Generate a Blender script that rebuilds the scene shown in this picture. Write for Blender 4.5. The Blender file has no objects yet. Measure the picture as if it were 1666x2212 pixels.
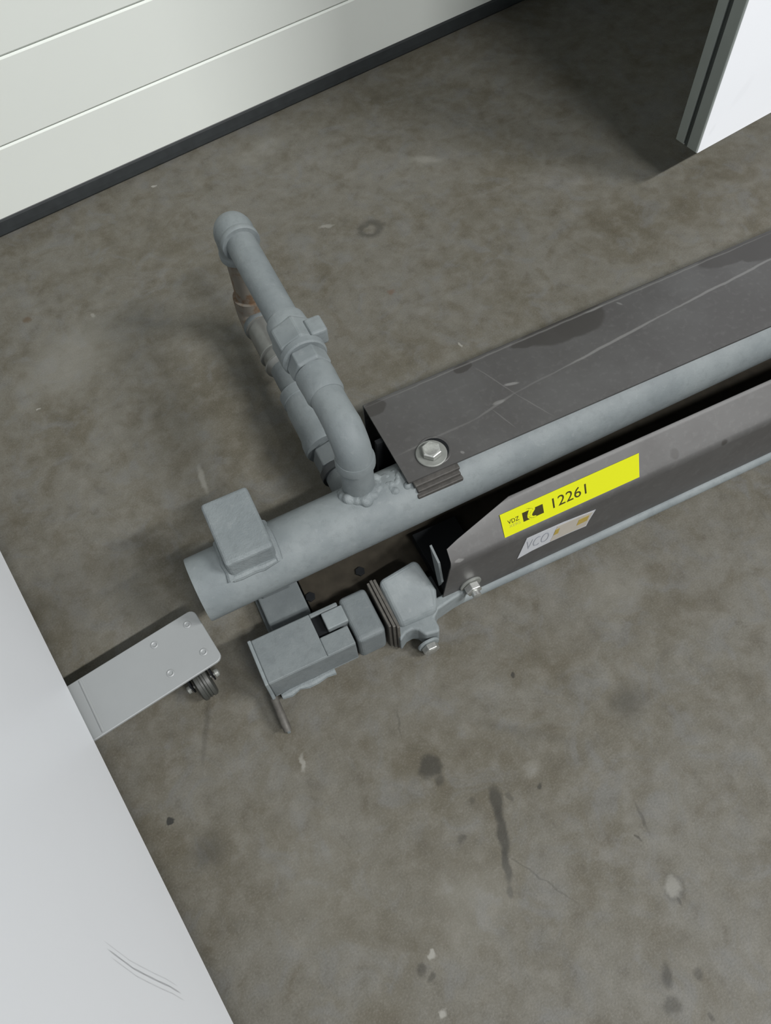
import bpy, bmesh, math, random
from mathutils import Vector, Matrix
random.seed(7)
S = bpy.context.scene
COL = S.collection
PI = math.pi

# ------------------------------------------------------------------ camera, world, lights, exposure
S.view_settings.view_transform = 'Standard'
S.view_settings.look = 'None'
S.view_settings.gamma = 1
S.view_settings.use_curve_mapping = False
S.view_settings.exposure = 0.0

FPX = 1700.0
RIGHT = Vector((0.82270251, -0.56675973, -0.04409073))
DOWN = Vector((-0.51241225, -0.70575287, -0.48923058))
FWD = Vector((0.24615903, 0.42508386, -0.87103929))
CAMPOS = Vector((0, 0, 1.0))
cd = bpy.data.cameras.new('camera')
cam = bpy.data.objects.new('camera', cd)
COL.objects.link(cam)
cd.sensor_fit = 'HORIZONTAL'
cd.sensor_width = 36.0
cd.lens = FPX / 1666 * 36.0
cd.clip_start = 0.02
m = Matrix.Identity(4)
for i in range(3):
    m[i][0] = RIGHT[i]; m[i][1] = -DOWN[i]; m[i][2] = -FWD[i]; m[i][3] = CAMPOS[i]
cam.matrix_world = m
S.camera = cam

w = bpy.data.worlds.new('world'); S.world = w; w.use_nodes = True
bg = w.node_tree.nodes['Background']
bg.inputs[0].default_value = (0.93, 1.0, 1.0, 1)
bg.inputs[1].default_value = 0.02

# two runs of fluorescent tubes in one row under the hall ceiling, parallel to the door, behind the photographer
for (lx, ln, en) in ((0.95, 2.0, 610), (4.90, 2.9, 1130)):
    ld = bpy.data.lights.new('hall_lamp_light', 'AREA')
    ld.shape = 'RECTANGLE'; ld.size = ln; ld.size_y = 0.30
    ld.energy = en
    ld.color = (1.0, 0.995, 0.985)
    lo = bpy.data.objects.new('hall_lamp_light', ld); COL.objects.link(lo)
    lo.location = (lx, -4.72, 7.0)


def P(px, py, z):
    """floor-parallel plane at height z seen at pixel (px, py)"""
    d = RIGHT * (px - 833) + DOWN * (py - 1106) + FWD * FPX
    return d * ((z - 1.0) / d.z) + CAMPOS


# ------------------------------------------------------------------ materials
class MatB:
    def __init__(s, name, rough=0.5, metal=0.0, spec=0.5):
        s.m = bpy.data.materials.new(name); s.m.use_nodes = True
        s.t = s.m.node_tree; s.N = s.t.nodes; s.L = s.t.links
        s.b = s.N['Principled BSDF']
        s.b.inputs['Roughness'].default_value = rough
        s.b.inputs['Metallic'].default_value = metal
        s.b.inputs['Specular IOR Level'].default_value = spec
        s.tc = s.N.new('ShaderNodeTexCoord')
        s.vec = s.tc.outputs['Object']
        s.col = None
        s.h = None

    def noise(s, scale, detail=4, rough=0.55, vec=None, dist=0.0, out=0):
        n = s.N.new('ShaderNodeTexNoise')
        n.inputs['Scale'].default_value = scale
        n.inputs['Detail'].default_value = detail
        n.inputs['Roughness'].default_value = rough
        n.inputs['Distortion'].default_value = dist
        s.L.new(vec or s.vec, n.inputs['Vector'])
        return n.outputs[out]

    def map(s, v, a, b, c=0.0, d=1.0, smooth=True):
        n = s.N.new('ShaderNodeMapRange')
        n.interpolation_type = 'SMOOTHSTEP' if smooth else 'LINEAR'
        for i, x in enumerate((a, b, c, d)):
            n.inputs[i + 1].default_value = x
        s.L.new(v, n.inputs[0])
        return n.outputs[0]

    def math(s, op, a, b=None):
        n = s.N.new('ShaderNodeMath'); n.operation = op
        for i, x in enumerate((a, b)):
            if x is None: continue
            if isinstance(x, (int, float)): n.inputs[i].default_value = x
            else: s.L.new(x, n.inputs[i])
        return n.outputs[0]

    def mix(s, fac, a, b, mode='MIX'):
        n = s.N.new('ShaderNodeMix'); n.data_type = 'RGBA'; n.blend_type = mode
        for i, x in ((0, fac), (6, a), (7, b)):
            if isinstance(x, (int, float)): n.inputs[i].default_value = x
            elif isinstance(x, tuple): n.inputs[i].default_value = (*x, 1)
            else: s.L.new(x, n.inputs[i])
        return n.outputs[2]

    def warp(s, amt, scale):
        nz = s.noise(scale, 3, out=1)
        a = s.N.new('ShaderNodeVectorMath'); a.operation = 'SUBTRACT'
        s.L.new(nz, a.inputs[0]); a.inputs[1].default_value = (.5, .5, .5)
        b = s.N.new('ShaderNodeVectorMath'); b.operation = 'SCALE'
        s.L.new(a.outputs[0], b.inputs[0]); b.inputs['Scale'].default_value = amt
        c = s.N.new('ShaderNodeVectorMath'); c.operation = 'ADD'
        s.L.new(s.vec, c.inputs[0]); s.L.new(b.outputs[0], c.inputs[1])
        return c.outputs[0]

    def blob(s, vec, center, size, rot=0.0, soft=0.4, axis='XY', inner=None):
        """mask of an ellipse of half sizes size around center"""
        n = s.N.new('ShaderNodeMapping'); n.vector_type = 'TEXTURE'
        s.L.new(vec, n.inputs['Vector'])
        n.inputs['Location'].default_value = center
        if axis == 'XY':
            n.inputs['Rotation'].default_value = (0, 0, rot)
            n.inputs['Scale'].default_value = (size[0], size[1], 1)
        elif axis == 'YZ':
            n.inputs['Rotation'].default_value = (rot, 0, 0)
            n.inputs['Scale'].default_value = (1, size[0], size[1])
        l = s.N.new('ShaderNodeVectorMath'); l.operation = 'LENGTH'
        s.L.new(n.outputs[0], l.inputs[0])
        k = s.map(l.outputs['Value'], 1.0 + soft, 1.0 - soft, 0.0, 1.0)
        if inner:
            k2 = s.map(l.outputs['Value'], inner - soft, inner + soft * .3, 0.0, 1.0)
            k = s.math('MULTIPLY', k, k2)
        return k

    def done(s, bump=None, dist=0.002, strength=0.4):
        if s.col is not None:
            s.L.new(s.col, s.b.inputs['Base Color'])
        if bump is not None:
            n = s.N.new('ShaderNodeBump')
            n.inputs['Distance'].default_value = dist
            n.inputs['Strength'].default_value = strength
            s.L.new(bump, n.inputs['Height']); s.L.new(n.outputs[0], s.b.inputs['Normal'])
        return s.m


def simple(name, col, rough=0.5, metal=0.0, spec=0.5, var=0.08, scale=40, bump=0.0):
    b = MatB(name, rough, metal, spec)
    n = b.noise(scale, 4)
    lo_ = tuple(c * (1 - var * 2) for c in col); hi = tuple(min(1, c * (1 + var * 2)) for c in col)
    b.col = b.mix(n, lo_, hi)
    return b.done(n if bump else None, 0.001, bump)


def floor_mat():
    b = MatB('concrete', 0.62, 0, 0.35)
    n1 = b.noise(2.6, 5, .6, dist=.6)
    n2 = b.noise(9, 5, .65, dist=.4)
    n3 = b.noise(38, 4, .6)
    n4 = b.noise(420, 2, .6)
    n5 = b.noise(6.0, 6, .7, dist=1.5)
    c = b.mix(b.map(n1, .35, .65), (.080, .073, .054), (.098, .093, .077))
    c = b.mix(b.math('MULTIPLY', b.map(n2, .42, .68), .7), c, (.108, .104, .089))
    c = b.mix(b.math('MULTIPLY', b.map(n2, .48, .28), .75), c, (.060, .053, .036))
    c = b.mix(b.math('MULTIPLY', b.map(n5, .54, .70), .45), c, (.124, .122, .114))
    n6 = b.noise(20, 5, .6, dist=.8)
    c = b.mix(b.math('MULTIPLY', b.map(n6, .50, .68), .55), c, (.105, .106, .102))
    c = b.mix(b.math('MULTIPLY', b.map(n6, .48, .32), .50), c, (.068, .059, .040))
    c = b.mix(b.math('MULTIPLY', b.map(n3, .45, .72), .35), c, (.148, .142, .124))
    c = b.mix(b.math('MULTIPLY', b.map(n3, .46, .30), .35), c, (.048, .042, .030))
    c = b.mix(b.math('MULTIPLY', b.map(n4, .5, .75), .20), c, (.20, .19, .175))
    c = b.mix(b.math('MULTIPLY', b.map(n4, .5, .28), .22), c, (.035, .033, .026))
    wv = b.warp(.018, 60)
    wv2 = b.warp(.05, 22)
    wv3 = b.warp(.008, 70)
    DK = (.019, .018, .014)
    LT = (.225, .222, .20)
    spots = [
        ((930, 1655), (.014, .012), 0, .35, DK, .75, None), ((948, 1685), (.007, .006), 0, .5, DK, .6, None),
        ((1066, 1700, 1080, 1765), .0075, 0, .4, DK, .75, None), ((1078, 1755, 1094, 1850), .0065, 0, .4, DK, .75, None),
        ((1088, 1835, 1102, 1905), .0045, 0, .4, DK, .75, None), ((1100, 1915, 1104, 1940), .0040, 0, .4, DK, .6, None),
        ((1107, 1459), (.0035, .0035), 0, .4, DK, .85, None), ((1166, 1697), (.004, .004), 0, .4, DK, .75, None),
        ((368, 1773), (.0045, .0040), 0, .3, (.02, .02, .018), .95, None), ((1358, 1518), (.022, .018), 0, .8, DK, .5, None),
        ((800, 495), (.026, .022), 0, .3, DK, .55, .55), ((1438, 2085, 1446, 2135), .0055, 0, .5, DK, .6, None),
        ((1504, 2090, 1512, 2115), .005, 0, .5, DK, .5, None), ((910, 2092), (.007, .005), 0, .5, DK, .6, None),
        ((60, 690), (.006, .006), 0, .5, (.07, .05, .03), .8, None), ((1454, 1918), (.014, .012), 0, .35, DK, .35, None), ((1452, 1917), (.010, .009), 0, .4, LT, .55, None), ((1470, 1955, 1462, 1940), .002, 0, .5, DK, .5, None), ((935, 2062), (.004, .0035), 0, .4, LT, .8, None), ((958, 2190), (.004, .0035), 0, .4, LT, .8, None), ((930, 2110), (.004, .004), 0, .5, DK, .5, None), ((1532, 2190, 1542, 2206), .0022, 0, .5, DK, .5, None), ((1020, 1732), (.006, .005), 0, .5, DK, .4, None), ((1102, 1722), (.004, .004), 0, .5, DK, .4, None), ((1375, 1740, 1400, 1795), .0018, 0, .6, DK, .4, None), ((1378, 1810), (.0015, .003), 0, .4, DK, .6, None), ((1150, 1660), (.010, .006), 0, .8, LT, .14, None), ((430, 1010, 445, 1060), .004, 0, .6, LT, .5, None), ((200, 680), (.004, .006), 0, .5, LT, .5, None), ((80, 885), (.0025, .0018), 0, .4, LT, .9, None),
        ((332, 402), (.004, .003), 0, .4, LT, .9, None), ((995, 745), (.002, .005), .3, .4, LT, .8, None),
        ((705, 488), (.012, .004), -.4, .5, LT, .5, None), ((655, 1648), (.003, .010), -.5, .5, LT, .6, None),
        ((1000, 1812), (.005, .005), 0, .5, DK, .5, None), ((1452, 2172), (.010, .008), 0, .5, DK, .5, None),
        ((450, 1835), (.02, .018), 0, .8, DK, .4, None), ((845, 632), (.006, .005), 0, .6, (.09, .05, .03), .5, None),
        ((920, 345), (.010, .028), .9, .7, LT, .35, None), ((1020, 1955), (.05, .035), 0, .9, LT, .22, None),
        ((560, 330), (.06, .02), .2, .8, LT, .2, None), ((1590, 900), (.03, .02), 0, .8, LT, .2, None),
        ((150, 780), (.09, .05), .4, .9, LT, .25, None), ((1100, 1850, 1240, 1945), .0010, 0, .6, DK, .3, None), ((1030, 1560, 1230, 1600), .006, 0, .9, DK, .2, None),
        ((858, 1530, 866, 1590), .0012, 0, .6, DK, .3, None), ((1320, 1270), (.04, .03), 0, .9, LT, .2, None),
        ((452, 1510, 438, 1640), .0035, 0, .8, DK, .35, None), ((150, 1290), (.12, .05), .0, .95, DK, .22, None), ((700, 1900), (.05, .07), .3, .9, LT, .12, None),
    ]
    for q, sz, rot, soft, colr, k, inner in spots:
        if len(q) == 4:
            p0, p1 = P(q[0], q[1], 0), P(q[2], q[3], 0)
            p = (p0 + p1) / 2; dd = p1 - p0
            sz = (dd.length / 2 * 1.1, sz); rot = math.atan2(dd.y, dd.x)
            v = wv3
        else:
            p = P(q[0], q[1], 0)
            v = wv if max(sz) < .03 else wv2
        c = b.mix(b.math('MULTIPLY', b.blob(v, (p.x, p.y, 0), sz, rot, soft, inner=inner), k), c, colr)
    b.col = c
    hb = b.math('ADD', b.math('MULTIPLY', n3, .5), b.math('MULTIPLY', n4, .5))
    return b.done(hb, .0012, .35)


def paint_mat(name='grey_paint', k=.90, lumpy=.35):
    b = MatB(name, 0.62, 0.0, 0.35)
    n1 = b.noise(14, 4, .6); n2 = b.noise(90, 4, .65); n3 = b.noise(500, 2)
    A = tuple(x * k for x in (.152, .174, .181)); Bc = tuple(x * k for x in (.188, .212, .217))
    c = b.mix(b.map(n1, .35, .65), A, Bc)
    c = b.mix(b.math('MULTIPLY', b.map(n2, .5, .30), .30), c, tuple(x * k for x in (.115, .130, .134)))
    c = b.mix(b.math('MULTIPLY', b.map(n2, .58, .72), .30), c, tuple(x * k for x in (.245, .265, .268)))
    b.col = c
    return b.done(b.math('ADD', n2, b.math('MULTIPLY', n3, .4)), .0012, lumpy)


def rust_mat():
    b = MatB('rusty_paint', 0.75, 0, .2)
    n = b.noise(45, 5, .65)
    b.col = b.mix(b.map(n, .48, .66), (.150, .138, .118), (.120, .078, .048))
    return b.done(n, .001, .4)


def steel_mat(cover):
    """dark mill scale sheet with chalk scratches, a painted bend highlight and oil stains"""
    b = MatB('dark_sheet_steel' + ('_stained' if cover else ''), 0.42 if cover else 0.52, 0.0, 0.5)
    n1 = b.noise(7, 4, .6); n2 = b.noise(120, 3, .6)
    c = b.mix(b.map(n1, .35, .65), (.046, .0445, .0435), (.060, .0595, .0585))
    c = b.mix(b.math('MULTIPLY', b.map(n2, .5, .72), .2), c, (.11, .11, .107))
    wv = b.warp(.010, 40); wl = b.warp(.004, 30)
    OIL = (.028, .026, .024); CH = (.165, .165, .16)
    if cover:
        for (x, y, sx, sy, r) in ((.305, .002, .058, .026, .03), (.335, .000, .042, .026, .1), (.255, -.002, .030, .010, -.1),
                                  (.600, .005, .055, .018, 0), (.640, .002, .038, .030, 0), (.625, -.010, .018, .012, .5),
                                  (.149, .000, .013, .008, 0), (.012, -.006, .017, .012, 0), (.70, .010, .05, .016, 0)):
            c = b.mix(b.math('MULTIPLY', b.blob(wv, (x, y, .15), (sx, sy), r, .10), .92), c, OIL)
        for (x, y, x2, y2, wd, k) in ((.01, -.088, .125, -.084, .0016, .22), (.125, -.084, .19, -.070, .0018, .3), (.19, -.070, .27, -.0642, .0013, .22),
                                      (.27, -.0642, .45, -.047, .0020, .55), (.45, -.047, .68, -.028, .0020, .55),
                                      (.184, -.0527, .203, -.0573, .0022, .7), (.155, -.074, .172, -.074, .0026, .5), (.165, -.010, .19, -.072, .0008, .3), (.19, -.072, .215, -.125, .0008, .3),
                                      (.150, -.082, .162, -.118, .0008, .3), (.01, .0005, .68, .0125, .0013, .35), (.08, -.120, .084, -.124, .002, .6),  # long stroke beside the far edge paints the highlight of the bend
                                      (.40, .003, .405, -.004, .0016, .5), (.35, .0065, .38, .007, .002, .4)):
            L = math.hypot(x2 - x, y2 - y) / 2
            c = b.mix(b.math('MULTIPLY', b.blob(wl, ((x + x2) / 2, (y + y2) / 2, .15), (L, wd), math.atan2(y2 - y, x2 - x), .3), k), c, CH)
    else:
        for (x, z, sx, sz, k, cc) in ((.33, .132, .006, .004, .7, OIL), (.405, .122, .005, .004, .85, OIL), (.30, .14, .02, .02, .25, OIL), (.012, .125, .006, .0015, .6, CH)):
            n = b.N.new('ShaderNodeMapping'); n.vector_type = 'TEXTURE'
            b.L.new(wv, n.inputs['Vector']); n.inputs['Location'].default_value = (x, -.24, z)
            n.inputs['Scale'].default_value = (sx, .04, sz)
            l = b.N.new('ShaderNodeVectorMath'); l.operation = 'LENGTH'; b.L.new(n.outputs[0], l.inputs[0])
            c = b.mix(b.math('MULTIPLY', b.map(l.outputs['Value'], 1.3, .7), k), c, cc)
    b.col = c
    return b.done(n2, .0006, .12)


def board_mat(name, scratched):
    b = MatB(name, 0.42, 0, .4)
    n = b.noise(5, 3)
    c = b.mix(n, (.84, .865, .905), (.875, .90, .94))

    def stroke(p, q, wd, k, c):
        (x0, z0), (x1, z1) = p, q
        mp = b.N.new('ShaderNodeMapping'); mp.vector_type = 'TEXTURE'
        b.L.new(b.vec, mp.inputs['Vector'])
        mp.inputs['Location'].default_value = ((x0 + x1) / 2, 0, (z0 + z1) / 2)
        mp.inputs['Rotation'].default_value = (0, -math.atan2(z1 - z0, x1 - x0), 0)
        mp.inputs['Scale'].default_value = (math.hypot(x1 - x0, z1 - z0) / 2 * 1.3, .02, wd)
        l = b.N.new('ShaderNodeVectorMath'); l.operation = 'LENGTH'; b.L.new(mp.outputs[0], l.inputs[0])
        return b.mix(b.math('MULTIPLY', b.map(l.outputs['Value'], 1.4, .6), k), c, (.22, .23, .25))
    if scratched:      # rubbed curved scratch: a run of short strokes along an arc, with two fainter ones beside it
        pts = [(.1345, .3385), (.1275, .3215), (.1205, .3040), (.1150, .2830), (.1085, .2560), (.1035, .2330), (.0975, .2130)]
        for off, wd, k in ((0, .0011, .55), (.0065, .0008, .22), (-.0065, .0008, .27)):
            for (y0, z0), (y1, z1) in zip(pts, pts[1:]):
                c = stroke((y0 + .80 + off, z0), (y1 + .80 + off, z1), wd, k, c)
    else:
        c = stroke((.020, .108), (.026, .122), .004, .05, c)
        c = stroke((.060, .150), (.085, .180), .010, .03, c)
    b.col = c
    return b.done()


M = {}
M['floor'] = floor_mat()
M['paint'] = paint_mat()
M['paint_lumpy'] = paint_mat('thick_grey_paint', .90, 1.0)
M['paint_dirty'] = paint_mat('dirty_grey_paint', .70, .5)
M['paint_dark'] = paint_mat('dull_grey_paint', .62)
M['rust'] = rust_mat()
M['cover'] = steel_mat(True)
M['guard'] = steel_mat(False)
M['board'] = board_mat('white_laminate', False)
M['board_scratched'] = board_mat('scratched_white_laminate', True)
M['door'] = simple('door_panel_enamel', (.66, .69, .655), .42, var=.012, scale=3)
M['rubber'] = simple('black_rubber', (.020, .0235, .0250), .5, var=.2, scale=60)
M['alu'] = simple('anodised_aluminium', (.27, .30, .285), .42, .25, var=.03, scale=20)
M['alu_gap'] = simple('dark_groove', (.035, .042, .040), .6, var=.1)
M['zinc'] = simple('zinc_plated_steel', (.50, .51, .49), .34, .85, var=.15, scale=300, bump=.1)
M['zincw'] = simple('dull_zinc_washer', (.19, .198, .185), .5, .25, var=.10, scale=120)
M['nickel'] = simple('nickel_fitting', (.18, .185, .175), .36, .5, var=.12, scale=90)
M['foot'] = simple('galvanised_foot_plate', (.235, .247, .250), .45, .10, var=.02, scale=25)
M['rawsteel'] = simple('brown_raw_steel', (.070, .066, .058), .6, .1, var=.3, scale=120, bump=.3)
M['scale'] = simple('flaky_steel', (.050, .047, .043), .65, .0, var=.3, scale=160, bump=.6)
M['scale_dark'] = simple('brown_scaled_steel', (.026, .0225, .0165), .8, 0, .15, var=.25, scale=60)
M['black'] = simple('black_iron_and_shade', (.008, .009, .010), .8, 0, .12, var=.1)  # black iron parts, and the painted dark of gaps and holes
M['tyre'] = simple('grey_caster_rubber', (.036, .038, .034), .5, var=.1, scale=60)
M['yellow'] = simple('yellow_film', (.43, .45, .002), .6, 0, .12, var=.004, scale=5)
M['ink'] = simple('brown_black_ink', (.030, .026, .008), .7, 0, .1, var=.1, scale=200)
M['inkfaint'] = simple('worn_ink', (.22, .22, .012), .5, var=.2, scale=300)
M['white'] = simple('white_sticker', (.42, .435, .46), .5, var=.05, scale=60)
M['cream'] = simple('cream_sticker', (.37, .345, .30), .5, var=.05, scale=60)
M['orange'] = simple('orange_print', (.33, .245, .05), .5, var=.06, scale=80)
M['greyink'] = simple('grey_blue_ink', (.29, .31, .35), .5, var=.05, scale=80)


# ------------------------------------------------------------------ mesh helpers
def obj(name, bm, mat, parent=None, smooth=False, bevel=0.0, seg=2, angle=35):
    bmesh.ops.recalc_face_normals(bm, faces=bm.faces)
    me = bpy.data.meshes.new(name); bm.to_mesh(me); bm.free()
    if smooth:
        me.polygons.foreach_set('use_smooth', [True] * len(me.polygons))
        try: me.set_sharp_from_angle(angle=math.radians(angle))
        except Exception: pass
    o = bpy.data.objects.new(name, me); COL.objects.link(o)
    me.materials.append(mat)
    if parent is not None: o.parent = parent
    if bevel:
        md = o.modifiers.new('bevel', 'BEVEL'); md.width = bevel; md.segments = seg
        md.limit_method = 'ANGLE'; md.angle_limit = math.radians(40)
    return o


def bx(bm, x0, x1, y0, y1, z0, z1):
    v = [bm.verts.new((x, y, z)) for x in (x0, x1) for y in (y0, y1) for z in (z0, z1)]
    for f in ((0, 1, 3, 2), (4, 6, 7, 5), (0, 4, 5, 1), (2, 3, 7, 6), (0, 2, 6, 4), (1, 5, 7, 3)):
        bm.faces.new([v[i] for i in f])
    return v


def box(name, dims, mat, parent=None, bevel=.0015, **k):
    bm = bmesh.new(); bx(bm, *dims)
    return obj(name, bm, mat, parent, bevel=bevel, **k)


def prism(bm, pts, axis, a, b):
    """polygon in the two other axes, extruded from a to b along axis"""
    def mk(p, t):
        return {'x': (t, p[0], p[1]), 'y': (p[0], t, p[1]), 'z': (p[0], p[1], t)}[axis]
    A = [bm.verts.new(mk(p, a)) for p in pts]; Bv = [bm.verts.new(mk(p, b)) for p in pts]
    n = len(pts)
    bm.faces.new(A); bm.faces.new(Bv[::-1])
    for i in range(n):
        bm.faces.new((A[i], A[(i + 1) % n], Bv[(i + 1) % n], Bv[i]))


def frame(d):
    d = Vector(d).normalized()
    a = Vector((0, 0, 1)) if abs(d.z) < .9 else Vector((1, 0, 0))
    s = d.cross(a).normalized(); return d, s, s.cross(d)


def lathe(bm, origin, d, prof, n=32, jitter=0):
    """prof: list of (distance along d, radius)"""
    d, s, t = frame(d); o = Vector(origin); rings = []
    for k, (a, r) in enumerate(prof):
        if r < 1e-6:
            rings.append([bm.verts.new(o + d * a)])
        else:
            rings.append([bm.verts.new(o + d * a + (s * math.cos(2 * PI * i / n) + t * math.sin(2 * PI * i / n)) *
                         (r * (1 + jitter * random.uniform(-1, 1)))) for i in range(n)])
    for A, Bv in zip(rings, rings[1:]):
        if len(A) == 1 and len(Bv) == 1: continue
        for i in range(n):
            j = (i + 1) % n
            if len(A) == 1: bm.faces.new((A[0], Bv[j], Bv[i]))
            elif len(Bv) == 1: bm.faces.new((A[i], A[j], Bv[0]))
            else: bm.faces.new((A[i], A[j], Bv[j], Bv[i]))
    for R, rev in ((rings[0], True), (rings[-1], False)):
        if len(R) > 2: bm.faces.new(R[::-1] if rev else R)


def sweep(bm, pts, rad, n=28):
    """round tube of radius rad (number or list) along pts"""
    pts = [Vector(p) for p in pts]; rings = []
    up = None
    for i, p in enumerate(pts):
        d = (pts[min(i + 1, len(pts) - 1)] - pts[max(i - 1, 0)]).normalized()
        if up is None: _, s, t = frame(d)
        else:
            s = (up - d * up.dot(d)).normalized(); t = s.cross(d)
        up = s
        r = rad[i] if isinstance(rad, (list, tuple)) else rad
        rings.append([bm.verts.new(p + (s * math.cos(2 * PI * k / n) + t * math.sin(2 * PI * k / n)) * r) for k in range(n)])
    for A, Bv in zip(rings, rings[1:]):
        for i in range(n): bm.faces.new((A[i], A[(i + 1) % n], Bv[(i + 1) % n], Bv[i]))
    bm.faces.new(rings[0][::-1]); bm.faces.new(rings[-1])


def arc(c, a, b, r, t0, t1, n=8):
    """points c + r(cos t a + sin t b)"""
    c, a, b = Vector(c), Vector(a), Vector(b)
    return [c + a * (r * math.cos(t0 + (t1 - t0) * i / n)) + b * (r * math.sin(t0 + (t1 - t0) * i / n)) for i in range(n + 1)]


def hexnut(bm, origin, d, R, a, b, rot=0.0, cham=.12):
    d, s, t = frame(d); o = Vector(origin)
    rr = [(a, R * (1 - cham)), (a + (b - a) * .12, R), (a + (b - a) * .88, R), (b, R * (1 - cham))]
    rings = [[bm.verts.new(o + d * q + (s * math.cos(rot + PI / 3 * i) + t * math.sin(rot + PI / 3 * i)) * r) for i in range(6)] for q, r in rr]
    for A, Bv in zip(rings, rings[1:]):
        for i in range(6): bm.faces.new((A[i], A[(i + 1) % 6], Bv[(i + 1) % 6], Bv[i]))
    bm.faces.new(rings[0][::-1]); bm.faces.new(rings[-1])


def empty(name, loc, rz=0.0, label=None, cat=None, group=None, kind=None):
    o = bpy.data.objects.new(name, None); COL.objects.link(o)
    o.location = loc; o.rotation_euler = (0, 0, rz); o.empty_display_size = .05
    if label: o['label'] = label
    if cat: o['category'] = cat
    if group: o['group'] = group
    if kind: o['kind'] = kind
    return o


# ------------------------------------------------------------------ setting: floor, sectional door
box('floor', (-3.5, 4.5, -3.5, 1.60, -.12, 0), M['floor'], bevel=0)['kind'] = 'structure'

DY = 1.4007
door = empty('door_1', (0.5, DY, 0), 0, kind='structure')
seal_bm = bmesh.new()
prism(seal_bm, [(-.003, 0), (.028, 0), (.03, .006), (.03, .0305), (.0005, .0305), (-.0015, .026), (-.004, .012), (-.005, .004)], 'x', -3.2, 3.2)
# profile was given in (y, z)
obj('rubber_seal', seal_bm, M['rubber'], door, bevel=.001)
zs = [.0300, .1505, .2835] + [.2835 + .133 * i for i in range(1, 16)]
for i, (z0, z1) in enumerate(zip(zs, zs[1:])):
    bm = bmesh.new()
    g = .0045
    lo_ = 0 if i == 0 else g
    prof = [(.04, z0), (.005, z0), (0, z0 + max(lo_, .001)), (0, z1 - .0025), (.0045, z1), (.04, z1)]
    prism(bm, prof, 'x', -3.2, 3.2)
    obj('panel', bm, M['door'], door)


# ------------------------------------------------------------------ mobile partition boards
def make_board(name, loc, rz, length, label, feet, mat):
    """board standing along local x, visible face at local y=0 facing -y, thickness .048"""
    root = empty(name, loc, rz, label, 'display board')
    zb, zt, T = .078, 1.95, .048
    bm = bmesh.new(); bx(bm, .002, length, 0, T, zb, zt)
    obj('panel', bm, mat, root, bevel=.0008, seg=1)
    # end profile: two aluminium strips with a dark groove between them
    for (y0, y1) in ((-.0002, .0215), (.0300, T + .0002)):
        box('edge_profile', (-.0035, .0025, y0, y1, zb + .004, zt), M['alu'], root, .0014)
    box('groove_strip', (.000, .004, .0215, .0300, zb + .002, zt), M['alu_gap'], root, 0)
    for fx in feet:
        make_foot(root, fx, zb)
    return root


def make_foot(root, fx, zb):
    """flat steel foot across the board at local x = fx..fx+.082, with a caster at each end"""
    x0, x1 = fx, fx + .082
    ft = empty('foot', (0, 0, 0)); ft.parent = root
    L0, L1 = -.1735, .048 + .1735
    r = .009
    pts = []
    for (cx, cy, t0) in ((x1 - r, L0 + r, -PI / 2), (x1 - r, L1 - r, 0), (x0 + r, L1 - r, PI / 2), (x0 + r, L0 + r, PI)):
        for i in range(5):
            t = t0 + PI / 2 * i / 4
            pts.append((cx + r * math.cos(t), cy + r * math.sin(t)))
    bm = bmesh.new(); prism(bm, pts, 'z', .0555, .0600)
    obj('foot_plate', bm, M['foot'], ft, bevel=.0012)
    box('foot_bracket', (x0 + .006, x1 - .006, .004, .044, .0598, zb + .02), M['foot'], ft, .001)
    # low weld ridge where the foot meets the board
    bm = bmesh.new(); sweep(bm, [(x0 + .003, -.010, .0585), (x1 - .003, -.012, .0585)], .0026, 12)
    obj('weld_ridge', bm, M['foot'], ft, smooth=True)
    for side in (0, 1):
        for (dx, dy) in ((.0215, .0165), (.0665, .0165), (.0210, .0635), (.0665, .0635)):
            y = (L0 + dy) if side == 0 else (L1 - dy)
            bm = bmesh.new()
            lathe(bm, (x0 + dx, y, .0596), (0, 0, 1), [(0, .0052), (.0010, .0050), (.0016, .0038), (.0010, .0026), (.0002, .0020), (.0001, 0)], 20)
            obj('screw', bm, M['foot'], ft, smooth=True)
        yc = (L0 + .037) if side == 0 else (L1 - .037)
        xc = x0 + .0035
        bm = bmesh.new()
        for k in (-1, 1):
            prism(bm, [(xc - .010, .052), (xc + .022, .052), (xc + .008, .020), (xc + .001, .015), (xc - .006, .020)], 'y', yc + k * .0145 - .001, yc + k * .0145 + .001)
        bx(bm, xc + .002, xc + .034, yc - .020, yc + .020, .0530, .0556)
        obj('caster_housing', bm, M['black'], ft)
        bm = bmesh.new()
        lathe(bm, (xc, yc - .0105, .0240), (0, 1, 0), [(0, .010), (0, .0205), (.0020, .0236), (.0065, .0240), (.0072, .0226), (.0098, .0226), (.0105, .0240), (.0112, .0226), (.0138, .0226), (.0145, .0240), (.019, .0236), (.021, .0205), (.021, .010)], 36)
        obj('wheel', bm, M['tyre'], ft, smooth=True)
        bm = bmesh.new()
        lathe(bm, (xc, yc - .0235, .0240), (0, 1, 0), [(0, .002), (.0015, .0050), (.006, .0054), (.006, .0025), (.041, .0025), (.041, .0054), (.045, .0050), (.047, .002)], 18)
        obj('axle', bm, M['zincw'], ft, smooth=True)


# left board: face looks to +x at x=-.192.  local -y -> world +x  (rotation +90 deg), local x -> world +y
make_board('display_board', (-.192, -.80, 0), PI / 2, 1.80,
           'white display board with a curved scratch and a steel foot on a caster', (1.2055, .10), M['board_scratched'])
# right board: face looks to -y
make_board('display_board', (1.1130, .7230, 0), 0, 2.2,
           'white display board with grey grooved aluminium edge, standing beyond the dark covered beam', (.75, 1.9), M['board'])

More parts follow.
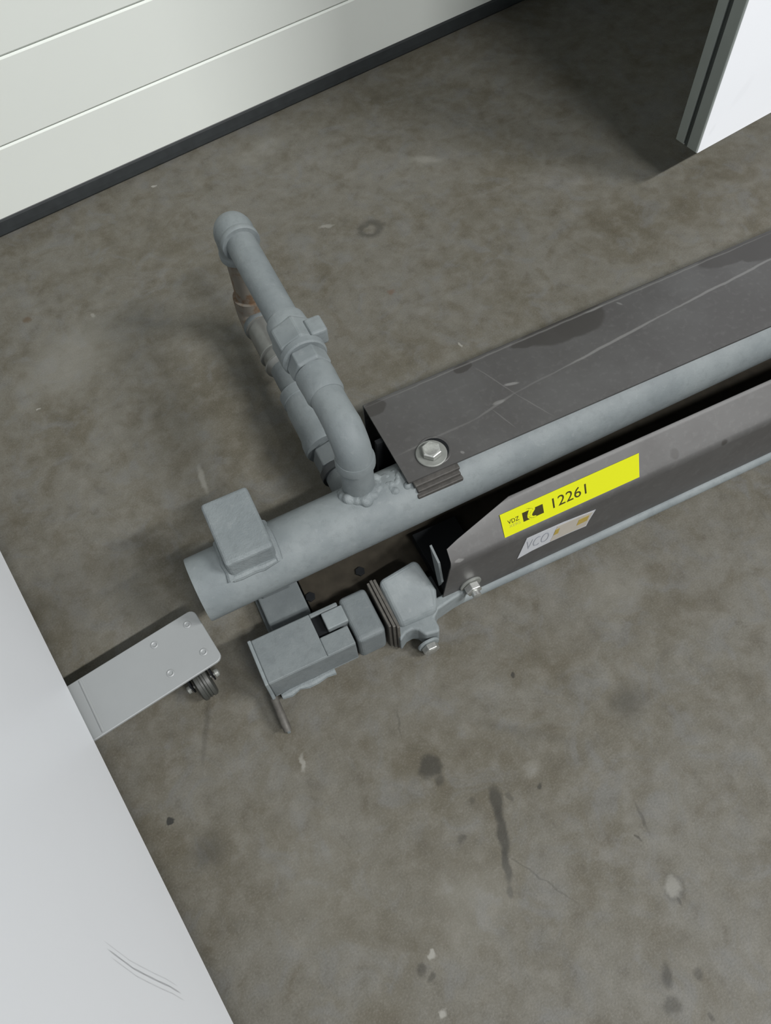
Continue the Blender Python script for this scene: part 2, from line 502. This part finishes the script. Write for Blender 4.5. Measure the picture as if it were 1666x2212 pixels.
# ------------------------------------------------------------------ steel frame (local axes: x along the beam, y across, z up)
TH = -.155
O = Vector((0.30818615, 0.56268078, 0))
FR = empty('pipe_frame', O, TH,
           'grey painted steel pipe frame with dark sheet covers and riser pipe lying on concrete', 'pipe frame')

XE_ = 1.45
# big tube
TC = (-.1225, .100, .0430)
bm = bmesh.new()
lathe(bm, (-.2935, -.1243, TC[1]), (1, .020, 0), [(0, .0425), (.002, TC[2]), (.4, TC[2]), (1.9, TC[2])], 48)
tube = obj('main_tube', bm, M['paint'], FR, smooth=True)
# crossbar that carries the tube
box('cross_bar', (-.2310, -.1740, -.207, -.085, .010, .0300), M['paint_dark'], FR, .002)
box('saddle', (-.225, -.185, -.140, -.105, .0300, .0600), M['paint_dark'], FR, .002)
box('cross_bar', (1.10, 1.16, -.235, .0, .010, .0565), M['paint_dark'], FR, .002)
box('support_foot', (-.236, -.174, -.215, -.075, 0, .0105), M['paint_dark'], FR, .002)
box('support_foot', (1.09, 1.17, -.235, .0, 0, .0105), M['paint_dark'], FR, .002)

# dark flat strip between the two rails, with bolt heads
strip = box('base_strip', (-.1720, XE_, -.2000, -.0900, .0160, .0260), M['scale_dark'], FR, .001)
for (x, y) in ((-.0905, -.1600), (-.1700 + .004, -.1640), (.0480, -.1600)):
    bm = bmesh.new(); hexnut(bm, (x, y, .0260), (0, 0, 1), .0070, 0, .0030, .3)
    obj('bolt_head', bm, M['black'], strip)

# stub block on top of the tube end
bm = bmesh.new(); bx(bm, -.2485, -.1870, -.1470, -.0530, .1290, .1705)
stub = obj('stub_block', bm, M['paint_lumpy'], FR, bevel=.005, seg=3)
bm = bmesh.new()
for (x, r) in ((-.2485, .006), (-.187, .007)):
    sweep(bm, [(x, -.150 + .010 * i, TC[1] + math.sqrt(max(0, .043 ** 2 - (-.150 + .010 * i - TC[0]) ** 2)) + random.uniform(-.001, .001)) for i in range(7)], [r * random.uniform(.6, 1.1) for _ in range(7)], 10)
sweep(bm, [(-.247 + .010 * i, -.1475 + random.uniform(-.001, .001), .1345 + random.uniform(-.001, .001)) for i in range(7)], [.006 * random.uniform(.7, 1.1) for _ in range(7)], 10)
obj('weld_bead', bm, M['paint_lumpy'], stub, smooth=True)

# ---- dark cover channel over the tube
E_ = .0030
XE = 1.45


def cover_prof(x):
    f = .0075 + .0175 * x; nr = -.1320 - .0030 * x
    out = [(nr, .1500)] + [(f - .004 + .004 * math.sin(t), .146 + .004 * math.cos(t)) for t in [PI / 2 * i / 5 for i in range(6)]] + [(f, .018)]
    inn = [(f - E_, .018), (f - E_, .146), (f - .004, .147), (nr, .147)]
    return out + inn


bm = bmesh.new()
rings = [[bm.verts.new((x, y, z)) for (y, z) in cover_prof(x)] for x in (0.0, XE)]
n = len(rings[0])
for i in range(n): bm.faces.new((rings[0][i], rings[0][(i + 1) % n], rings[1][(i + 1) % n], rings[1][i]))
bm.faces.new(rings[0][::-1]); bm.faces.new(rings[1])
cover = obj('cover_plate', bm, M['cover'], FR, smooth=True)
# inner web of the channel, and an added black sheet for its shade
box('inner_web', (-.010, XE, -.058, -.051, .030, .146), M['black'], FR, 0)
box('channel_shade', (-.004, XE, -.060, .003, .020, .030), M['black'], FR, 0)
# dark flaky shims under the cover at the bolt
for i, (x0, x1, y0, z0, z1) in enumerate(((.0060, .0700, -.1395, .1415, .1468), (.0075, .0690, -.1445, .1350, .1408), (.0055, .0705, -.1490, .1270, .1345))):
    box('shim_plate', (x0, x1, y0, -.100, z0, z1), M['scale'], FR, .0012)


def bolt(parent, org, d, R, h, wr, wt, mat, wmat, rot=0.0, dome=True):
    bm = bmesh.new(); hexnut(bm, org, d, R, wt, wt + h, rot)
    b_ = obj('hex_bolt', bm, mat, parent, bevel=.0006)
    if dome:
        bm = bmesh.new(); lathe(bm, org, d, [(wt + h * .9, R * .72), (wt + h * 1.02, R * .70), (wt + h * 1.06, R * .60), (wt + h * 1.04, 0)], 24)
        obj('bolt_face', bm, mat, b_, smooth=True)
    bm = bmesh.new(); lathe(bm, org, d, [(0, wr), (wt * .7, wr), (wt, wr * .95), (wt, R * .6)], 40)
    obj('washer', bm, wmat, b_, smooth=True)
    return b_


# slotted hole under the washer: raised rim and a black disc painting its shade
bm = bmesh.new()
lathe(bm, (.0515, -.1030, .1500), (0, 0, 1), [(.0002, .0190), (.0010, .0205), (.0010, .0215), (.0002, .0225)], 40)
obj('slot_rim', bm, M['cover'], cover, smooth=True)
bm = bmesh.new(); lathe(bm, (.0513, -.1030, .1500), (0, 0, 1), [(.0001, .0195), (.0003, .0195)], 40)
obj('slot_shade_disc', bm, M['black'], cover)
bolt(cover, (.0455, -.1065, .1503), (0, 0, 1), .0135, .0095, .0205, .0026, M['zinc'], M['zincw'], .25)

# ---- front cover (guard) over the lower rail
BV, BZ = -.2505, .122
rows = []   # (y, z, x_start)
for i in range(7):
    z = .016 + (BZ - .006 - .016) * i / 6
    rows.append((BV, z, -.0135 + .0105 * i / 6))
dirs = Vector((.0425, .0350)).normalized()
for i in range(1, 5):
    t = i / 4
    a = (1 - t) ** 2; b2 = 2 * t * (1 - t); c2 = t * t
    p0 = Vector((BV, BZ - .006)); p1 = Vector((BV, BZ)); p2 = p1 + dirs * .007
    q = p0 * a + p1 * b2 + p2 * c2
    rows.append((q.x, q.y, -.003 + .004 * t))
TOP = Vector((-.2085, .1550))
st = Vector((rows[-1][0], rows[-1][1]))
for i in range(1, 9):
    t = i / 8
    q = st.lerp(TOP, t)
    xs = .001 + .0015 * min(1, t / .40) if t <= .40 else .0025 + (.100 - .0025) * ((t - .40) / .60)
    rows.append((q.x, q.y, xs))
bm = bmesh.new()
nx = 24
grid = []
for (y, z, x0) in rows:
    r_ = []
    for k in range(nx + 1):
        x = x0 + (XE - x0) * (k / nx) ** 1.0
        r_.append(bm.verts.new((x, y - .0035 * x / .7, z)))
    grid.append(r_)
for A, Bv in zip(grid, grid[1:]):
    for k in range(nx): bm.faces.new((A[k], A[k + 1], Bv[k + 1], Bv[k]))
guard = obj('guard_plate', bm, M['guard'], FR, smooth=True)
md = guard.modifiers.new('thick', 'SOLIDIFY'); md.thickness = .0020; md.offset = 1.0
gv = guard.data.polygons[0].normal
md.offset = -1.0 if gv.y < 0 else 1.0
wn = guard.modifiers.new('weighted', 'WEIGHTED_NORMAL'); wn.keep_sharp = True; wn.weight = 90
bolt(guard, (.0290, BV - .0004, .0480), (0, -1, 0), .0115, .0110, .0155, .0024, M['zinc'], M['zincw'], .2)
bm = bmesh.new(); lathe(bm, (.0290, BV - .013, .0480), (0, -1, 0), [(0, .0062), (.007, .0060), (.008, .0045), (.008, 0)], 18)
obj('bolt_stud', bm, M['zinc'], guard, smooth=True)

# folded end tab between block and guard
bm = bmesh.new(); prism(bm, [(-.235, .070), (-.213, .128), (-.236, .120), (-.247, .085), (-.240, .060)], 'x', -.012, -.009)
obj('end_tab', bm, M['paint_dark'], FR)
box('gap_shade_block', (-.006, .060, -.2475, -.150, .020, .045), M['black'], FR, .001)  # added black block, paints the deep shade between tube and guard

# lower rail
bm = bmesh.new()
sweep(bm, [(-.030, -.2475, .0085), (.25, -.2515, .0085), (.55, -.2520, .0085), (XE, -.2535, .0085)], .0002 + .0150 * 0 + .0085, 20)
bx(bm, -.03, XE, -.2475, -.205, .001, .016)
obj('lower_rail', bm, M['paint'], FR, smooth=True)

# yellow asset label on the sloping face
SD = Vector((0, dirs.x, dirs.y))            # up the slope
SN = Vector((0, -dirs.y, dirs.x))           # outward


def on_slope(x, s, lift):
    """x along beam, s distance up the slope from the bend line"""
    p = Vector((x, BV - .0035 * x / .7, BZ)) + SD * s + SN * lift
    return p


L0x, L1x, LS0, LS1 = .0775, .2800, .0075, .0370
bm = bmesh.new()
cs = []
for (x, s) in ((.0765, LS0), (.2735, LS0 - .0005), (.2830, LS1 - .0005), (.0800, LS1)):
    cs.append((x, s))
lo4 = [bm.verts.new(on_slope(x, s, .0002)) for x, s in cs]; hi4 = [bm.verts.new(on_slope(x, s, .0007)) for x, s in cs]
bm.faces.new(hi4); bm.faces.new(lo4[::-1])
for i in range(4): bm.faces.new((lo4[i], lo4[(i + 1) % 4], hi4[(i + 1) % 4], hi4[i]))
ylab = obj('asset_label', bm, M['yellow'], guard)
ylab['label'] = 'bright yellow number label 12261'


def lab_pt(fx, fy, lift=.0009):
    """fx 0..1 along the label, fy 0..1 up the label"""
    xb = .0765 + (.2735 - .0765) * fx; xt = .0800 + (.2830 - .0800) * fx
    return on_slope(xb + (xt - xb) * fy, LS0 + (LS1 - LS0) * fy, lift)


def text_part(name, txt, mapf, w_, h_, mat, parent, bold=0.0, sx=1.0):
    """text turned into a mesh and laid on a surface by mapf(u, v) with u, v in 0..1"""
    cu = bpy.data.curves.new(name, 'FONT'); cu.body = txt; cu.size = 1; cu.resolution_u = 3; cu.offset = bold
    t = bpy.data.objects.new(name + '_tmp', cu); COL.objects.link(t)
    bpy.context.view_layer.update()
    me = bpy.data.meshes.new_from_object(t.evaluated_get(bpy.context.evaluated_depsgraph_get()))
    bpy.data.objects.remove(t)
    xs = [v.co.x for v in me.vertices]; ys = [v.co.y for v in me.vertices]
    x0, x1, y0, y1 = min(xs), max(xs), min(ys), max(ys)
    for v in me.vertices:
        v.co = mapf((v.co.x - x0) / (x1 - x0), (v.co.y - y0) / (y1 - y0))
    me.materials.append(mat)
    o = bpy.data.objects.new(name, me); COL.objects.link(o); o.parent = parent
    return o


text_part('digits', '12261', lambda a, b: lab_pt(.360 + .245 * a, .30 + .42 * b), 0, 0, M['ink'], ylab, bold=.002)
text_part('lettering', 'VDZ', lambda a, b: lab_pt(.040 + .080 * a, .47 + .17 * b), 0, 0, M['ink'], ylab, bold=.004)
text_part('small_lettering', 'XERS', lambda a, b: lab_pt(.045 + .080 * a, .31 + .11 * b), 0, 0, M['inkfaint'], ylab, bold=-.01)
bm = bmesh.new()
f4 = [bm.verts.new(lab_pt(a, b, .0008)) for a, b in ((.145, .30), (.292, .30), (.292, .68), (.145, .68))]
bm.faces.new(f4)
obj('logo_block', bm, M['ink'], ylab)
bm = bmesh.new()


def ribbon(bm, pts, wds, f):
    vs = []
    for i, (a, b) in enumerate(pts):
        p = pts[max(0, i - 1)]; q = pts[min(len(pts) - 1, i + 1)]
        tx, ty = (q[0] - p[0]) * 6.8, (q[1] - p[1]); L = math.hypot(tx, ty) or 1
        nx_, ny_ = -ty / L, tx / L; w_ = wds[i]
        vs.append((bm.verts.new(f(a + nx_ * w_ / 6.8, b + ny_ * w_)), bm.verts.new(f(a - nx_ * w_ / 6.8, b - ny_ * w_))))
    for A, Bv in zip(vs, vs[1:]): bm.faces.new((A[0], A[1], Bv[1], Bv[0]))


LX = lambda u_, v_: lab_pt(.145 + .147 * u_, .30 + .38 * v_, .0010)
outer = [(.36, 1.22), (.33, 1.00), (.27, .75), (.22, .50), (.21, .25), (.28, .05), (.42, -.10), (.62, -.14)]
inner = [(.60, 1.10), (.63, .92), (.60, .78), (.53, .64), (.46, .48), (.43, .32), (.48, .18), (.62, .12)]
vo = [bm.verts.new(LX(*q)) for q in outer]; vi = [bm.verts.new(LX(*q)) for q in inner]
for i in range(len(vo) - 1): bm.faces.new((vo[i], vi[i], vi[i + 1], vo[i + 1]))
obj('logo_swoosh', bm, M['yellow'], ylab)
bm = bmesh.new()
LY = lambda a, b: lab_pt(.145 + .147 * a / 6.8, .30 + .38 * b, .0012)
for pts_, w_ in (([(.32, .70), (.285, .50), (.28, .30), (.36, .10), (.50, -.02)], .022), ([(.44, .84), (.37, .62), (.35, .42), (.38, .25)], .018),
                 ([(.22, 1.26), (.36, 1.16), (.50, 1.04)], .02), ([(.50, .98), (.53, .90)], .06), ([(.46, .02), (.62, -.02)], .03)):
    ribbon(bm, [(x * 6.8, y) for x, y in pts_], [w_ * .4] + [w_] * (len(pts_) - 2) + [w_ * .4], LY)
obj('logo_lines', bm, M['ink'], ylab)

# worn white and orange maker sticker on the upright face
def on_face(x, z, lift=.0006):
    return Vector((x, BV - .0035 * x / .7 - lift, z))


def patch(name, pts, mat, parent, l0, l1):
    bm = bmesh.new()
    A = [bm.verts.new(on_face(x, z, l0)) for x, z in pts]; Bv = [bm.verts.new(on_face(x, z, l1)) for x, z in pts]
    bm.faces.new(A[::-1]); bm.faces.new(Bv)
    for i in range(len(pts)): bm.faces.new((A[i], A[(i + 1) % len(pts)], Bv[(i + 1) % len(pts)], Bv[i]))
    return obj(name, bm, mat, parent)


mk = patch('maker_sticker', [(.0985, .058), (.120, .063), (.150, .0645), (.180, .064), (.2035, .062), (.2050, .076), (.2100, .1015), (.190, .1045), (.160, .1085), (.135, .1095), (.1065, .110)], M['white'], guard, .0003, .0006)
mk['label'] = 'worn white and orange sticker'
patch('cream_area', [(.147, .066), (.180, .066), (.2015, .065), (.2040, .078), (.206, .099), (.190, .1020), (.152, .104)], M['cream'], mk, .0006, .0008)
patch('orange_block', [(.1495, .082), (.1565, .082), (.1570, .0965), (.1505, .0960)], M['orange'], mk, .0008, .0010)
patch('orange_block', [(.1850, .079), (.2010, .080), (.2020, .0940), (.1860, .0940)], M['orange'], mk, .0008, .0010)
text_part('sticker_lettering', 'VCO', lambda a, b: on_face(.108 + .034 * a, .075 + .025 * b, .0010), 0, 0, M['greyink'], mk, bold=-.018)

# ---- front rail end: block, raw plates, bar, box, end plate
bm = bmesh.new()
prism(bm, [(-.0835, -.2055), (-.0240, -.1985), (-.0170, -.2420), (-.0270, -.2660), (-.0815, -.2640)], 'z', .010, .0800)
for v_ in bm.verts:
    if v_.co.z > .05 and v_.co.y < -.23: v_.co.z = .0500 if v_.co.y < -.25 else .0640
blk = obj('joint_block', bm, M['paint'], FR, bevel=.008, seg=4)
bm = bmesh.new()
prism(bm, [(-.0850, -.250), (-.0870, -.2790), (-.0760, -.2725), (-.0660, -.2715), (-.0600, -.2760), (-.0550, -.2860), (-.0360, -.2900), (-.0335, -.2820), (-.0335, -.2700), (-.0240, -.2620), (.0000, -.2580), (.0220, -.2560), (.0220, -.2490), (-.005, -.245)], 'z', .004, .0420)
obj('corner_gusset', bm, M['paint'], FR, bevel=.010, seg=4)
bolt(blk, (-.0530, -.2900, .0180), (0, -1, 0), .0115, .0095, .0150, .0030, M['zinc'], M['paint'], .1)
for i, (x, y0, y1, z1) in enumerate(((-.0965, -.2670, -.2005, .0735), (-.0921, -.2705, -.1995, .0760), (-.0877, -.2735, -.2005, .0755))):
    box('spacer_plate', (x, x + .0038, y0, y1, .002, z1), M['rawsteel'], FR, .0008)
bm = bmesh.new(); bx(bm, -.1390, -.1005, -.2670, -.2010, .010, .0700)
obj('rail_bar', bm, M['paint_dirty'], FR, bevel=.0065, seg=4)

# open-topped end box: walls and a top with a rectangular cut-out
T = .003
bm = bmesh.new()
X0, X1, Y0, Y1, Z0, Z1 = -.2590, -.1418, -.2660, -.2040, .018, .0700
bx(bm, X0, X1, Y0, Y0 + T, Z0, Z1 - T); bx(bm, X0, X1, Y1 - T, Y1, Z0, Z1 - T); bx(bm, X0, X1, Y0, Y1, Z0 - T, Z0)
bx(bm, X0, -.1800, Y0, Y1, Z1 - T, Z1)
bx(bm, -.1800, X1, Y0, -.2395, Z1 - T, Z1); bx(bm, -.1800, X1, -.2100, Y1, Z1 - T, Z1)
ebox = obj('end_box', bm, M['paint_dirty'], FR, bevel=.0015)
box('latch_block', (-.1660, -.1375, -.2350, -.2110, .045, .0715), M['paint'], ebox, .0015)
box('box_shade_fill', (X0 + T, X1 - .004, Y0 + T, Y1 - T, Z0 + .001, .0600), M['black'], ebox, 0)  # black fill that paints the inside of the box as shade
bm = bmesh.new()
sweep(bm, [(-.252 + .0125 * i, -.2675 + random.uniform(-.0012, .0012), .0130 + random.uniform(-.001, .001)) for i in range(7)], [.0060 * random.uniform(.7, 1.15) for _ in range(7)], 10)
obj('weld_bead', bm, M['paint_lumpy'], ebox, smooth=True)
box('box_foot', (-.245, -.155, -.2600, -.2100, 0, .0150), M['paint_dark'], ebox, .001)
bm = bmesh.new()
prism(bm, [(-.2035, .002), (-.2035, .0715), (-.2670, .0715), (-.2700, .040), (-.2740, .028), (-.3060, .0200), (-.3130, .0150), (-.3130, .002)], 'x', -.2635, -.2590)
ep = obj('end_plate', bm, M['paint'], FR, bevel=.0012)
bm = bmesh.new(); sweep(bm, [(-.2612, -.2700, .026), (-.2612, -.290, .0235), (-.2612, -.3040, .0205), (-.2612, -.3130, .016)], [.0050, .0052, .0055, .0050], 14)
obj('end_plate_lip', bm, M['rawsteel'], ep, smooth=True)

# ---- riser loop: one pipe out from the tube top, bend, and a return pipe underneath
U = -.0565
ZA, ZB = .2400, .0640
rs = empty('riser_pipe', (0, 0, 0)); rs.parent = FR
# nipple, rough weld round its foot
bm = bmesh.new(); lathe(bm, (U, -.1020, .130), (0, 0, 1), [(0, .0208), (.070, .0208)], 32)
obj('nipple', bm, M['paint'], rs, smooth=True)
bm = bmesh.new()
NV = -.1020


def tube_top(y):
    return TC[1] + math.sqrt(max(0, TC[2] ** 2 - (y - TC[0]) ** 2))


for k in range(70):
    t = 2 * PI * k / 70
    rr = random.uniform(.0200, .0260)
    y = NV + rr * math.sin(t); x = U + rr * math.cos(t)
    r_ = random.uniform(.0030, .0070) * (1.2 if math.sin(t) < .2 else .8)
    bmesh.ops.create_icosphere(bm, subdivisions=2, radius=r_, matrix=Matrix.Translation((x, y, tube_top(y) + random.uniform(-.004, .001))))
for k in range(24):
    x = U + .024 + random.uniform(0, .036); y = NV + random.uniform(-.030, .012)
    bmesh.ops.create_icosphere(bm, subdivisions=2, radius=random.uniform(.0040, .0065), matrix=Matrix.Translation((x, y, tube_top(y) - .0036)))
wl = obj('weld_lumps', bm, M['paint_lumpy'], rs, smooth=True, angle=180)
md = wl.modifiers.new('fuse', 'REMESH'); md.mode = 'VOXEL'; md.voxel_size = .0014; md.use_smooth_shade = True
md = wl.modifiers.new('soften', 'SMOOTH'); md.factor = .5; md.iterations = 4
# lower elbow
ec = (U, -.0670, .2050)
eb = arc(ec, (0, -1, 0), (0, 0, 1), .0350, 0, PI / 2, 8)
bm = bmesh.new()
path = [Vector((U, NV, .202))] + eb + [Vector((U, -.050, ZA)), Vector((U, -.026, ZA))]
sweep(bm, path, [.0240, .0238] + [.0228] * 7 + [.0222, .0218, .0218], 36)
obj('long_elbow', bm, M['paint'], rs, smooth=True)
bm = bmesh.new(); lathe(bm, (U, NV, .1960), (0, 0, 1), [(0, .0235), (.001, .0250), (.010, .0250), (.015, .0236)], 36)
obj('elbow_rim', bm, M['paint'], rs, smooth=True)
bm = bmesh.new(); lathe(bm, (U, -0.0281, ZA), (0, 1, 0), [(0, .0226), (.006, .0246), (.016, .0244), (.034, .0252), (.040, .0250), (.042, .0215)], 36)
obj('elbow_socket', bm, M['paint'], rs, smooth=True)
bm = bmesh.new(); lathe(bm, (U, 0.0104, ZA), (0, 1, 0), [(0, .0195), (.1, .0195)], 24)
obj('thread_neck', bm, M['paint_dark'], rs, smooth=True)
bm = bmesh.new(); hexnut(bm, (U, 0, ZA), (0, 1, 0), .0268, 0.0153, 0.0418, .15)
obj('hex_nut', bm, M['paint'], rs, bevel=.0015)
bm = bmesh.new(); lathe(bm, (U, 0, ZA), (0, 1, 0), [(0.0394, .0280), (0.0413, .0300), (0.0490, .0305), (0.0510, .0285)], 36)
obj('union_flange', bm, M['paint'], rs, smooth=True)
bm = bmesh.new(); hexnut(bm, (U, 0, ZA), (0, 1, 0), .0320, 0.0490, 0.0895, .42, .06)
obj('union_nut', bm, M['paint'], rs, bevel=.0025)
bm = bmesh.new(); lathe(bm, (U, 0, ZA), (0, 1, 0), [(0.0876, .0265), (0.0905, .0275), (0.1069, .0262), (0.1088, .0225)], 36)
obj('union_collar', bm, M['paint'], rs, smooth=True)
bm = bmesh.new(); bx(bm, U + .0150, U + .0380, 0.0499, 0.0789, ZA + .000, ZA + .026)
obj('side_lug', bm, M['paint'], rs, bevel=.004, seg=3)
bm = bmesh.new(); lathe(bm, (U, 0, ZA), (0, 1, 0), [(0.1021, .0214), (0.2950, .0214)], 36)
obj('pipe_run', bm, M['paint'], rs, smooth=True)
# upper return elbow: turns from the run straight down
uc = (U, .2925, ZA - .0200)
ub = arc(uc, (0, 0, 1), (0, 1, 0), .0200, 0, PI / 2, 8)
bm = bmesh.new()
sweep(bm, [Vector((U, .2760, ZA))] + ub + [Vector((U, .3125, ZA - .0450))], [.0262, .0272] + [.0278] * 7 + [.0270, .0262], 36)
obj('return_elbow', bm, M['paint'], rs, smooth=True)
bm = bmesh.new(); lathe(bm, (U, 0, ZA), (0, 1, 0), [(.2700, .0222), (.2700, .0270), (.2720, .0282), (.2785, .0282), (.2815, .0262)], 36)
obj('elbow_rim', bm, M['paint'], rs, smooth=True)
bm = bmesh.new(); lathe(bm, (U, .3125, ZA - .0530), (0, 0, 1), [(0, .0225), (.001, .0275), (.009, .0280), (.012, .0262)], 36)
obj('elbow_rim', bm, M['paint'], rs, smooth=True)
bm = bmesh.new(); lathe(bm, (U, .3125, .090), (0, 0, 1), [(0, .0212), (.110, .0212)], 32)
obj('drop_pipe', bm, M['rust'], rs, smooth=True)
# lower elbow back towards the beam
lc = (U, .2895, ZB + .0230)
lb = arc(lc, (0, 1, 0), (0, 0, -1), .0230, 0, PI / 2, 8)
bm = bmesh.new()
sweep(bm, [Vector((U, .3125, .108))] + lb + [Vector((U, .2780, ZB))], [.0262] + [.0268] * 9 + [.0262], 36)
obj('return_elbow', bm, M['rust'], rs, smooth=True)
bm = bmesh.new(); lathe(bm, (U, -.0090, ZB), (0, 1, 0), [(.2880, .0220), (.2885, .0268), (.2910, .0275), (.2970, .0275), (.3000, .0255)], 36)
obj('elbow_rim', bm, M['paint_dark'], rs, smooth=True)
bm = bmesh.new(); lathe(bm, (U, -.0090, ZB), (0, 1, 0), [(.1950, .0205), (.2020, .0240), (.2035, .0252), (.2060, .0252), (.2070, .0225), (.2240, .0225), (.2250, .0255), (.2275, .0255), (.2290, .0240), (.2860, .0238), (.2870, .0262), (.2900, .0262)], 36)
obj('nickel_coupling', bm, M['nickel'], rs, smooth=True)
for yy in (.2048, .2262, .2885):
    bm = bmesh.new(); lathe(bm, (U, -.0090, ZB), (0, 1, 0), [(yy - .0012, .0256), (yy - .0008, .0264), (yy + .0008, .0264), (yy + .0012, .0256)], 40)
    obj('bright_ring', bm, M['zincw'], rs, smooth=True)
bm = bmesh.new(); lathe(bm, (U, -.0090, ZB), (0, 1, 0), [(-.02, .0200), (.2000, .0207)], 32)
obj('return_pipe', bm, M['paint_dark'], rs, smooth=True)
bm = bmesh.new(); lathe(bm, (U, -.0090, ZB), (0, 1, 0), [(.0300, .0235), (.0305, .0300), (.0340, .0315), (.0480, .0310), (.0580, .0285), (.0750, .0280), (.1080, .0280), (.1200, .0262), (.1240, .0262), (.1250, .0275), (.1420, .0278), (.1450, .0240), (.1455, .0205)], 36)
obj('pipe_tee', bm, M['paint'], rs, smooth=True)
bm = bmesh.new(); hexnut(bm, (U, -.0090, ZB), (0, 1, 0), .0262, -.0080, .0280, .3)
obj('hex_nut', bm, M['paint_dark'], rs, bevel=.002)
bm = bmesh.new(); lathe(bm, (U, -.0090, ZB), (0, 1, 0), [(-.0200, .0215), (-.0195, .0270), (-.0100, .0275), (-.0085, .0240)], 36)
obj('black_ring', bm, M['rubber'], rs, smooth=True)
bm = bmesh.new(); sweep(bm, [(U, -.027, ZB), (U, -.050, ZB + .004), (U, -.075, ZB + .020), (U, -.105, ZB + .040)], [.0225, .0235, .0225, .0200], 32)
obj('tail_socket', bm, M['paint_dark'], rs, smooth=True)
